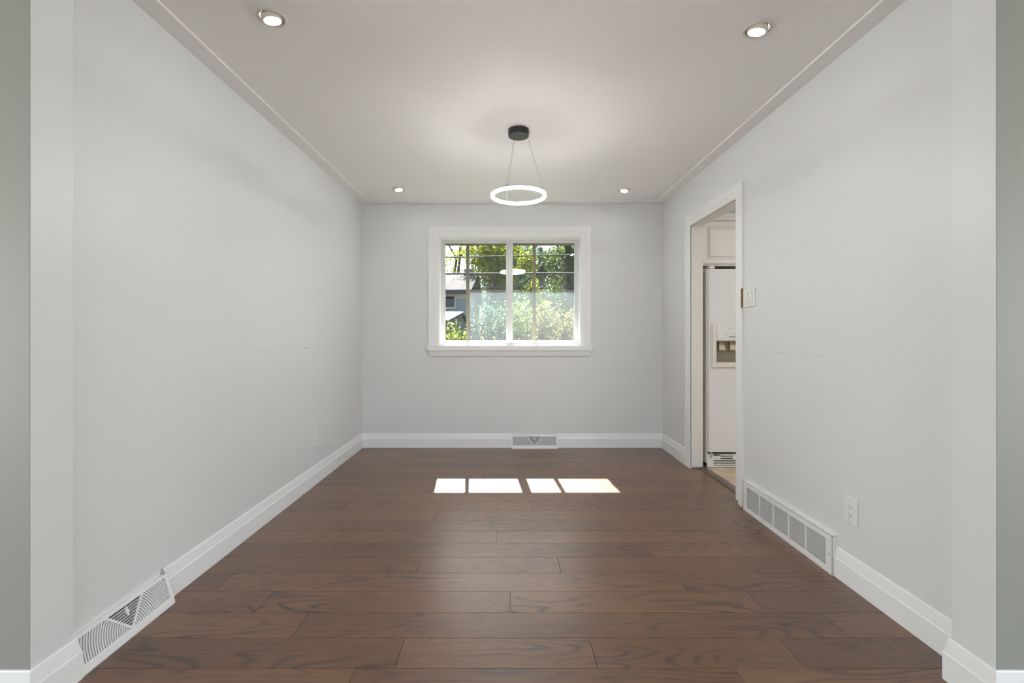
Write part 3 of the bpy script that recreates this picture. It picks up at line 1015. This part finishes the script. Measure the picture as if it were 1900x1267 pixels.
def outlet(label, loc, rotz):
    t = thing('wall_outlet', label, 'outlet', loc, group='electrical outlets')
    t.rotation_euler = (0, 0, rotz)
    bx(-0.038, 0.038, -0.0065, 0, -0.061, 0.061).build('cover_plate', M_plate, t, bevel=0.003)
    rc = bx(-0.0165, 0.0165, -0.0078, -0.005, -0.0335, 0.0335).build('receptacle', M_plate, t, bevel=0.0008)
    for zc in (0.0165, -0.0195):
        bx(-0.0075, -0.0055, -0.0082, -0.0074, zc, zc + 0.0085).build('slot', M_slot, rc)
        bx(0.0055, 0.0075, -0.0082, -0.0074, zc + 0.001, zc + 0.008).build('slot', M_slot, rc)
        MB().tube([(0, -0.0082, zc - 0.006), (0, -0.0074, zc - 0.006)], 0.0026, 12).build('ground_hole', M_slot, rc)
    for zc in (0.048, -0.048):
        MB().tube([(0, -0.0072, zc), (0, -0.006, zc)], 0.0026, 12).build('screw', M_screw, t)
    return t


outlet('white double outlet low on the scuffed wall near the window corner', (XL, 3.345, 0.335), PI / 2)
outlet('white double outlet low on the wall just above the return air grille end', (XR, 1.985, 0.335), -PI / 2)

sw = thing('light_switch', 'white double rocker switch plate against the notched doorway casing', 'light switch', (XR, 2.815, 1.351))
sw.rotation_euler = (0, 0, -PI / 2)
bx(-0.068, 0.062, -0.008, 0, -0.0605, 0.0605).build('cover_plate', M_plate, sw, bevel=0.003)
for xc in (-0.026, 0.020):
    bx(xc - 0.0175, xc + 0.0175, -0.0084, -0.006, -0.034, 0.034).build('rocker_frame', M_duct, sw)
    rk = MB()
    rk.add([(xc - 0.0155, -0.0135, 0.032), (xc + 0.0155, -0.0135, 0.032), (xc + 0.0155, -0.0092, 0.0), (xc - 0.0155, -0.0092, 0.0), (xc + 0.0155, -0.0088, -0.032), (xc - 0.0155, -0.0088, -0.032),
            (xc - 0.0155, -0.008, 0.032), (xc + 0.0155, -0.008, 0.032), (xc + 0.0155, -0.008, -0.032), (xc - 0.0155, -0.008, -0.032)],
           [(0, 1, 2, 3), (3, 2, 4, 5), (6, 7, 1, 0), (9, 5, 4, 8), (0, 3, 5, 9, 6), (1, 7, 8, 4, 2), (6, 9, 8, 7)])
    rk.build('rocker', M_plate, sw)
    for zc in (0.048, -0.048):
        MB().tube([(xc, -0.0087, zc), (xc, -0.0075, zc)], 0.0026, 10).build('screw', M_screw, sw)

# ------------------------------------------------------------------ kitchen: fridge and cabinet above
FX0, FX1, FYF = 1.662, 2.562, 3.735
fg = thing('refrigerator', 'white side by side refrigerator with ice dispenser seen through the doorway', 'refrigerator', (FX0, FYF, 0))


def fchild(mb, name, mat, par=None, **kw):
    v = [(p[0] - FX0, p[1] - FYF, p[2]) for p in mb.v]
    mb.v = v
    o = mb.build(name, mat, par or fg, **kw)
    return o


fchild(bx(1.662, FX1, 3.800, 4.40, 0.03, 1.672), 'body', M_fridgeside, bevel=0.004)


def door_poly(x0, x1, y0, y1, r=0.022, left=True, right=True):
    pts = [(x1, y1), (x0, y1)]
    if left:
        pts += [(x0 + r - r * math.cos(a), y0 + r - r * math.sin(a)) for a in [PI / 2 * i / 6 for i in range(7)]]
    else:
        pts += [(x0, y0)]
    if right:
        pts += [(x1 - r + r * math.sin(a), y0 + r - r * math.cos(a)) for a in [PI / 2 * i / 6 for i in range(7)]]
    else:
        pts += [(x1, y0)]
    return pts


up3 = lambda a, b, h: (a, b, h)
CX0, CX1, CZ0, CZ1 = 1.737, 1.975, 0.883, 1.063     # dispenser cavity
dX0, dX1 = 1.676, 2.052
fd = MB()
fd.prism(door_poly(dX0, dX1, FYF, 3.793, 0.014), up3, 0.134, CZ0)
fd.prism(door_poly(dX0, dX1, FYF, 3.793, 0.014), up3, CZ1, 1.662)
fd.prism(door_poly(dX0, CX0, FYF, 3.793, 0.014, right=False), up3, CZ0, CZ1)
fd.prism(door_poly(CX1, dX1, FYF, 3.793, 0.014, left=False), up3, CZ0, CZ1)
fz = fchild(fd, 'freezer_door', M_fridge, smooth=30)
fr_ = fchild(MB().prism(door_poly(2.060, 2.556, FYF, 3.793, 0.014), up3, 0.134, 1.662), 'fridge_door', M_fridge, smooth=30)
for xx, par in ((2.035, fz), (2.078, fr_)):
    fchild(MB().tube([(xx, FYF + 0.005, 0.62), (xx, FYF - 0.04, 0.64), (xx, FYF - 0.045, 0.7), (xx, FYF - 0.045, 1.38), (xx, FYF - 0.04, 1.44), (xx, FYF + 0.005, 1.46)], 0.011, 10), 'handle', M_fridge, par, smooth=50)
fchild(bx(dX0 + 0.003, 2.050, 3.793, 3.800, 0.14, 1.655), 'door_gasket', M_bisque)
fchild(bx(1.690, 1.735, 3.745, 3.86, 1.665, 1.690), 'hinge_cap', M_bisque, bevel=0.004)
fchild(bx(1.660, 1.674, 3.744, 4.39, 0.04, 1.664), 'side_panel', M_fridgeside, bevel=0.003)
# dispenser
dp = MB()
dp.box(1.705, CX0, FYF - 0.014, FYF + 0.004, 0.843, 1.206)
dp.box(CX1, 2.007, FYF - 0.014, FYF + 0.004, 0.843, 1.206)
dp.box(CX0, CX1, FYF - 0.014, FYF + 0.004, 0.843, CZ0)
dp.box(CX0, CX1, FYF - 0.014, FYF + 0.004, CZ1, 1.206)
ds = fchild(dp, 'dispenser', M_bisque, bevel=0.0025)
cv = MB()
cv.box(CX0, CX1, 3.784, 3.790, CZ0, CZ1)
cv.box(CX0, CX0 + 0.003, FYF - 0.01, 3.786, CZ0, CZ1)
cv.box(CX1 - 0.003, CX1, FYF - 0.01, 3.786, CZ0, CZ1)
cv.box(CX0, CX1, FYF - 0.01, 3.786, CZ1 - 0.003, CZ1)
cv.box(CX0, CX1, FYF - 0.01, 3.786, CZ0, CZ0 + 0.003)
fchild(cv, 'cavity', M_cavity, ds)
fchild(bx(1.744, 1.968, FYF - 0.0155, FYF - 0.012, 1.075, 1.196), 'control_panel', M_plate, ds, bevel=0.001)
for xc in (1.802, 1.895):
    pdm = MB().add([(xc - 0.02, 3.775, 1.06), (xc + 0.02, 3.775, 1.06), (xc + 0.028, 3.752, 0.985), (xc - 0.028, 3.752, 0.985), (xc - 0.02, 3.781, 1.06), (xc + 0.02, 3.781, 1.06), (xc + 0.028, 3.76, 0.981), (xc - 0.028, 3.76, 0.981)],
                    [(0, 1, 2, 3), (7, 6, 5, 4), (0, 4, 5, 1), (1, 5, 6, 2), (2, 6, 7, 3), (3, 7, 4, 0)])
    fchild(pdm, 'paddle', M_paddle, ds, bevel=0.002)
ya_, yb_ = FYF - 0.0162, FYF - 0.015
for (a, b, z0, z1) in ((1.834, 1.880, 1.1680, 1.1705), (1.838, 1.892, 1.092, 1.0985), (1.804, 1.8085, 1.114, 1.1195), (1.824, 1.8285, 1.113, 1.119), (1.886, 1.8905, 1.113, 1.119),
                       (1.820, 1.823, 1.0875, 1.093), (1.806, 1.808, 1.1265, 1.1285), (1.815, 1.818, 1.124, 1.126), (1.826, 1.828, 1.1265, 1.1285), (1.894, 1.898, 1.1225, 1.1245)):
    fchild(bx(a, b, ya_, yb_, z0, z1), 'panel_mark', M_print, ds)
# toe grille
tg = MB()
gx0, gx1, gy = 1.674, 2.55, 3.752
tg.box(gx0, gx1, gy, gy + 0.02, 0.004, 0.014)
tg.box(gx0, gx0 + 0.052, gy, gy + 0.02, 0.014, 0.115)
tg.box(gx1 - 0.05, gx1, gy, gy + 0.02, 0.014, 0.115)
tg.box(gx0 + 0.052, gx0 + 0.110, gy, gy + 0.02, 0.060, 0.110)
tg.box(gx0 + 0.052, gx1 - 0.05, gy, gy + 0.02, 0.098, 0.112)
toe = fchild(tg, 'toe_grille', M_fridge, bevel=0.001)
for z in (0.025, 0.044, 0.063, 0.084):
    fchild(bx(gx0 + 0.05, gx1 - 0.04, gy + 0.001, gy + 0.018, z - 0.0035, z + 0.0055), 'slat', M_fridge, toe)
fchild(MB().tube([(1.905, gy - 0.006, 0.085), (1.905, gy + 0.015, 0.085)], 0.021, 24), 'filter_cap', M_fridge, toe)
fchild(bx(gx0, gx1, gy + 0.0195, 3.79, 0.004, 0.13), 'toe_dark_block', M_dark)  # near-black block in place of the shaded hollow behind the toe grille
fchild(bx(1.698, 1.712, gy - 0.004, gy + 0.03, 0.078, 0.128), 'lower_hinge', M_duct)
for xx in (1.72, 2.5):
    for yy in (3.84, 4.35):
        fchild(MB().tube([(xx, yy, 0.0), (xx, yy, 0.032)], 0.018, 12), 'foot', M_dark)

kb = thing('overhead_cabinet', 'cream painted cabinet with raised panel doors above the refrigerator', 'cabinet', (1.632, 3.81, 1.70))


def kchild(mb, name, mat, **kw):
    mb.v = [(p[0] - 1.632, p[1] - 3.81, p[2] - 1.70) for p in mb.v]
    return mb.build(name, mat, kb, **kw)


kchild(bx(1.632, 2.56, 3.81, 4.41, 1.700, 2.085), 'carcass', M_cab, bevel=0.001)
kchild(MB().prism([(3.81, 2.085), (3.79, 2.085), (3.785, 2.10), (3.765, 2.118), (3.765, 2.135), (4.41, 2.135), (4.41, 2.085)], lambda a, b, h: (h, a, b), 1.632, 2.58), 'crown', M_cab)
for a, b in ((1.650, 2.095), (2.101, 2.546)):
    dm = MB()
    z0, z1 = 1.716, 2.070
    fw = 0.040
    yf = 3.790
    dm.sweep([(a, z0), (a, z1), (b, z1), (b, z0)], [(0, 0), (0, 0.018), (0.003, 0.020), (fw - 0.006, 0.020), (fw, 0.012), (fw, 0)], lambda p, q, t: (p, 3.81 - t, q), closed=True)
    dm.sweep([(a + fw - 0.002, z0 + fw - 0.002), (a + fw - 0.002, z1 - fw + 0.002), (b - fw + 0.002, z1 - fw + 0.002), (b - fw + 0.002, z0 + fw - 0.002)],
             [(0, 0.002), (0, 0.010), (0.004, 0.010), (0.022, 0.017), (0.024, 0.017), (0.024, 0.002)], lambda p, q, t: (p, 3.81 - t, q), closed=True)
    dm.box(a + fw + 0.02, b - fw - 0.02, 3.793, 3.808, z0 + fw + 0.02, z1 - fw - 0.02)
    kchild(dm, 'cabinet_door', M_cab)

# ------------------------------------------------------------------ outside
structure(bx(-45, 45, YB + WT + 0.01, 70, -1.3, -1.0), 'ground', M_grass, 'lawn of the yard outside the window', 'ground')

# neighbour's house on the left
nh = thing('neighbour_house', 'grey neighbouring house with a shingled roof behind the left window panes', 'house', (-5, 14, -1.0))


def hchild(mb, name, mat, par=None, **kw):
    mb.v = [(p[0] + 5, p[1] - 14, p[2] + 1.0) for p in mb.v]
    return mb.build(name, mat, par or nh, **kw)


hchild(bx(-9, -1.25, 14, 20, -1.0, 2.36), 'wall', M_house)
hchild(bx(-9, -1.25, 13.97, 14.0, 2.22, 2.36), 'frieze_board', M_housetrim)
roof = MB()
roof.add([(-9.3, 13.55, 2.40), (-1.10, 13.55, 2.46), (-1.10, 17, 3.42), (-9.3, 17, 3.42), (-9.3, 20.4, 2.40), (-1.10, 20.4, 2.46),
          (-9.3, 13.55, 2.34), (-1.10, 13.55, 2.40), (-1.10, 17, 3.30), (-9.3, 17, 3.30), (-9.3, 20.4, 2.34), (-1.10, 20.4, 2.40)],
         [(0, 1, 2, 3), (3, 2, 5, 4), (6, 9, 8, 7), (9, 10, 11, 8), (0, 6, 7, 1), (4, 5, 11, 10), (0, 3, 9, 6), (3, 4, 10, 9), (1, 7, 8, 2), (2, 8, 11, 5)])
hchild(roof, 'roof', M_shingle)
fa = MB()
fa.add([(-9.3, 13.5, 2.26), (-1.10, 13.5, 2.33), (-1.10, 13.5, 2.45), (-9.3, 13.5, 2.39), (-9.3, 13.56, 2.26), (-1.10, 13.56, 2.33), (-1.10, 13.56, 2.45), (-9.3, 13.56, 2.39)],
       [(0, 1, 2, 3), (7, 6, 5, 4), (0, 4, 5, 1), (1, 5, 6, 2), (2, 6, 7, 3), (3, 7, 4, 0)])
hchild(fa, 'fascia', M_fascia)
hw = hchild(rect_frame(-2.15, -1.62, 1.90, 2.32, 0.04, 0.04, 0.05, 0.04, 13.94, 14.02), 'window', M_housetrim)
hchild(bx(-2.12, -1.65, 13.97, 13.99, 1.93, 2.29), 'pane', M_hglass, hw)
hw = hchild(rect_frame(-3.3, -2.6, 0.9, 2.2, 0.05, 0.05, 0.05, 0.05, 13.94, 14.02), 'window', M_housetrim)
hchild(bx(-3.26, -2.64, 13.97, 13.99, 0.94, 2.16), 'pane', M_hglass, hw)
hchild(bx(-1.62, -1.28, 16.7, 17.1, 3.0, 3.55), 'chimney', M_house)

sh = thing('garden_shed', 'low shed with a pale shallow roof standing in front of the grey house', 'shed', (-2.8, 10.5, -1.0))


def schild(mb, name, mat, **kw):
    mb.v = [(p[0] + 2.8, p[1] - 10.5, p[2] + 1.0) for p in mb.v]
    return mb.build(name, mat, sh, **kw)


schild(MB().prism([(8.5, -1.0), (13.2, -1.0), (13.2, 1.30), (11, 1.60), (8.5, 1.31)], lambda a, b, h: (h, a, b), -4.5, -1.16), 'wall', paint('shed_siding', (0.16, 0.16, 0.17), 0.8, mottling=0.1))
rs = MB()
rs.prism([(8.1, 1.33), (8.1, 1.37), (11, 1.67), (13.6, 1.36), (13.6, 1.32), (11, 1.61)], lambda a, b, h: (h, a, b), -4.7, -1.10)
schild(rs, 'roof', paint('pale_roofing', (0.13, 0.127, 0.124), 0.9, spec=0.05, mottling=0.08))
schild(MB().prism([(8.08, 1.28), (8.08, 1.36), (11, 1.66), (11, 1.57)], lambda a, b, h: (h, a, b), -1.12, -1.085), 'rake_board', M_fascia)

# utility pole and overhead cables
up = thing('utility_pole', 'weathered grey wooden utility pole leaning among the trees, right window half', 'pole', (1.62, 20, -1.0))
MB().tube([(0, 0, 0), (-0.06, 0, 3.0), (-0.17, 0, 5.95)], [0.15, 0.135, 0.115], 16).build('shaft', M_pole, up, smooth=50)
MB().tube([(-0.14, -0.06, 5.5), (0.42, -0.25, 4.6)], 0.03, 8).build('brace', paint('grey_brace', (0.4, 0.42, 0.45), 0.5), up)
MB().tube([(-0.36, -0.12, 3.05), (-0.36, -0.12, 3.62)], 0.115, 16).build('transformer', paint('transformer_grey', (0.62, 0.63, 0.63), 0.5), up, smooth=50)


def cable(z0, z1, y, r, sag, label):
    pts = []
    for i in range(41):
        t = i / 40
        x = -9 + 18 * t
        pts.append((x, y, z0 + (z1 - z0) * t - sag * (1 - (2 * t - 1) ** 2)))
    o = MB().tube(pts, r, 8).build('overhead_cable', M_black, smooth=60)
    return tag(o, label, 'cable', 'overhead cables outside the window')


cable(2.65, 2.99, 9.0, 0.013, 0.14, 'thin black overhead cable crossing the upper window panes')
cable(2.40, 2.46, 9.0, 0.019, 0.10, 'thick black overhead cable crossing mid window just above the neighbour roof')


def leaves(name, blobs, n, size, mat, parent, seed, shell=0.5, flat=0.75):
    """foliage of n little folded leaves over a list of ellipsoids (cx, cy, cz, rx, ry, rz) given in the parent's frame"""
    g = np.random.default_rng(seed)
    B = np.array(blobs, float)
    vol = (B[:, 3] * B[:, 4] * B[:, 5]) ** (2 / 3)
    idx = g.choice(len(B), n, p=vol / vol.sum())
    d = g.normal(size=(n, 3))
    d /= np.linalg.norm(d, axis=1)[:, None]
    rad = (shell + (1 - shell) * g.random(n)) * (1 + 0.13 * g.normal(size=n))
    # clump leaves into twigs
    c = B[idx, :3] + d * rad[:, None] * B[idx, 3:]
    c += g.normal(size=(n, 3)) * size * 0.8
    ax = g.normal(size=(n, 3))
    ax[:, 2] -= 0.3
    ax /= np.linalg.norm(ax, axis=1)[:, None]
    up_ = g.normal(size=(n, 3))
    sd = np.cross(ax, up_)
    sd /= np.linalg.norm(sd, axis=1)[:, None]
    nr = np.cross(ax, sd)
    s = size * (0.6 + 0.8 * g.random(n))[:, None]
    v = np.empty((n, 4, 3))
    v[:, 0] = c - ax * s * 0.5
    v[:, 1] = c + sd * s * 0.28 + nr * s * 0.08
    v[:, 2] = c + ax * s * 0.55
    v[:, 3] = c - sd * s * 0.28 + nr * s * 0.08
    me = bpy.data.meshes.new(name)
    me.vertices.add(4 * n)
    me.vertices.foreach_set('co', v.reshape(-1))
    me.loops.add(4 * n)
    me.loops.foreach_set('vertex_index', np.arange(4 * n, dtype=np.int32))
    me.polygons.add(n)
    me.polygons.foreach_set('loop_start', np.arange(0, 4 * n, 4, dtype=np.int32))
    me.update(calc_edges=True)
    me.materials.append(mat)
    o = bpy.data.objects.new(name, me)
    COL.objects.link(o)
    o.parent = parent
    o['kind'] = 'stuff'
    return o


def branchy(mb, p, d, length, r, depth, g):
    q = p + d * length
    mid = p + d * length * 0.5 + Vector((g.uniform(-1, 1), g.uniform(-1, 1), 0)) * length * 0.05
    mb.tube([p, mid, q], [r, r * 0.85, r * 0.68], 7)
    if depth:
        for k in range(g.choice((2, 3))):
            nd = (d + Vector((g.uniform(-0.7, 0.7), g.uniform(-0.5, 0.5), g.uniform(-0.1, 0.4)))).normalized()
            branchy(mb, q, nd, length * g.uniform(0.55, 0.8), r * 0.62, depth - 1, g)


def tree(label, x, y, trunk_h, trunk_r, blobs, n, size, mat, seed, lean=(0, 0), name='tree', cat='tree', depth=3, shell=0.45, group=None):
    t = thing(name, label, cat, (x, y, -1.0), group=group)
    g = random.Random(seed)
    mb = MB()
    top = Vector((lean[0], lean[1], trunk_h))
    mb.tube([(0, 0, 0), top * 0.5 + Vector((0.03, 0, 0)), top], [trunk_r * 1.25, trunk_r, trunk_r * 0.85], 10)
    for k in range(3):
        branchy(mb, top - Vector((0, 0, 0.05 + 0.15 * k)), Vector((g.uniform(-0.6, 0.6), g.uniform(-0.5, 0.5), 0.9)).normalized(), trunk_h * 0.42, trunk_r * 0.55, depth, g)
    mb.build('trunk', M_bark, t, smooth=60)
    leaves('foliage', blobs, n, size, mat, t, seed, shell)
    return t


# blobs are in the tree's own frame (origin on the ground at z = -1)
tree('sparse bare branching tree against the sky in the upper left window corner', -2.62, 21.5, 4.2, 0.16,
     [(-0.6, 0, 5.5, 1.6, 1.2, 1.4), (0.6, 0, 5.0, 1.5, 1.0, 1.0), (-1.0, 0, 4.3, 1.2, 1, 0.8), (0.2, 0, 6.0, 1.5, 1, 0.6)], 1100, 0.12, L_yellow, 5, depth=4, shell=0.2)
tree('yellow green tree behind the left window sash beside the bare branches', -0.70, 17, 3.0, 0.13,
     [(0.0, 0, 4.6, 0.85, 0.8, 0.8), (-0.2, 0, 5.2, 0.9, 0.8, 0.5), (0.5, 0.2, 3.7, 0.7, 0.7, 0.8), (0.4, 0, 5.4, 1.0, 1, 0.5)], 5500, 0.11, L_yellow, 6)
tree('blue green tree behind the middle of the window', -0.15, 19, 3.2, 0.16,
     [(-0.2, 0, 3.3, 1.0, 0.8, 1.0), (0.2, 0, 4.4, 1.0, 0.9, 1.0), (-0.4, 0, 5.3, 1.1, 0.8, 0.7), (0.5, 0, 5.4, 1.1, 0.9, 0.7), (0.7, 0, 2.4, 0.8, 0.8, 1.0)], 9000, 0.12, L_blue, 7)
tree('tall dark green tree left of the utility pole, behind the sliding sash', 0.95, 22.5, 4.0, 0.2,
     [(-0.3, 0, 4.0, 1.1, 0.9, 1.2), (0.3, 0, 5.4, 1.2, 0.9, 1.0), (-0.5, 0, 5.6, 1.3, 1, 0.9), (0.2, 0, 2.6, 1.3, 1, 1.0)], 12000, 0.13, L_dark, 8)
tree('big dark evergreen tree behind the right edge of the window', 2.55, 18.5, 5.6, 0.17,
     [(-0.1, 0.3, 3.4, 1.1, 0.9, 1.2), (0.6, 0, 4.6, 1.2, 0.9, 1.2), (-0.2, 0.2, 5.2, 1.1, 0.8, 0.7), (0.9, 0, 5.4, 1.3, 1, 0.8), (0.7, 0, 2.4, 1.3, 1, 1.0)], 17000, 0.10, L_dark, 9)
tree('slim yellow leaved tree in front of the utility pole', 0.75, 15.5, 2.3, 0.06,
     [(0.1, 0, 3.55, 0.28, 0.3, 0.5), (-0.1, 0, 4.6, 0.35, 0.3, 0.4), (0.35, 0, 2.95, 0.3, 0.3, 0.4)], 1700, 0.10, L_yellow, 10, depth=2)
tree('distant dense tree filling the gap behind the yellow green tree', -0.5, 27, 4.0, 0.2,
     [(0, 0, 4.5, 1.6, 1, 1.4), (0.6, 0, 6.0, 1.8, 1, 1.0), (1.8, 0, 3.2, 1.6, 1, 1.5)], 6000, 0.15, L_blue, 12)
tree('distant dense tree filling the gap behind the dark evergreen', 3.4, 27, 4.0, 0.2,
     [(0, 0, 4.5, 2.2, 1, 1.6), (-0.6, 0, 6.0, 2.4, 1, 1.1), (0.8, 0, 2.6, 2.2, 1, 1.5), (-2.4, 0, 4.6, 1.6, 1, 1.6)], 9000, 0.15, L_dark, 13)

tree('broad dark tree further along the yard, past the right end of the window', 6.6, 19.5, 4.0, 0.2,
     [(0, 0, 4.2, 1.9, 1, 1.6), (-0.9, 0, 2.6, 1.6, 1, 1.6), (0.9, 0, 2.2, 1.6, 1, 1.6)], 9000, 0.15, L_dark, 14)


def shrub(label, x, y, blobs, n, size, mat, seed):
    t = thing('shrub', label, 'shrub', (x, y, -1.0))
    g = random.Random(seed)
    mb = MB()
    for k in range(5):
        branchy(mb, Vector((g.uniform(-0.1, 0.1), g.uniform(-0.1, 0.1), 0)), Vector((g.uniform(-0.35, 0.35), g.uniform(-0.3, 0.3), 1)).normalized(), 1.1, 0.02, 2, g)
    mb.build('stems', M_bark, t, smooth=60)
    leaves('foliage', blobs, n, size, mat, t, seed, 0.35)


shrub('bright yellow green bush at the lower left corner of the window', -0.84, 7.0, [(0, 0, 1.95, 0.26, 0.3, 0.38), (-0.05, 0, 1.3, 0.35, 0.3, 0.6)], 1500, 0.055, L_bush, 21)
shrub('leafy shrub behind the dusty left pane', -0.32, 9.0, [(0, 0, 2.3, 0.40, 0.4, 0.50), (0.1, 0, 1.5, 0.5, 0.4, 0.7)], 2600, 0.06, L_blue, 22)
shrub('pale leaved shrub behind the meeting stile of the window', 0.22, 9.4, [(0, 0, 2.45, 0.36, 0.4, 0.52), (0.1, 0, 1.6, 0.5, 0.4, 0.8)], 2400, 0.06, L_bush, 23)
shrub('olive shrub behind the dusty right pane', 0.78, 9.0, [(0, 0, 2.3, 0.36, 0.4, 0.45), (0.0, 0, 1.5, 0.5, 0.4, 0.8)], 2600, 0.06, L_olive, 24)
shrub('olive bush at the lower right corner of the window', 1.35, 9.6, [(0, 0, 2.2, 0.40, 0.4, 0.50), (0.1, 0, 1.5, 0.5, 0.4, 0.8)], 2600, 0.06, L_olive, 25)
shrub('low green bush further along the yard, past the right end of the window', 2.75, 10.2, [(0, 0, 2.0, 0.6, 0.4, 0.6), (0.1, 0, 1.2, 0.7, 0.4, 0.9)], 3000, 0.07, L_bush, 26)
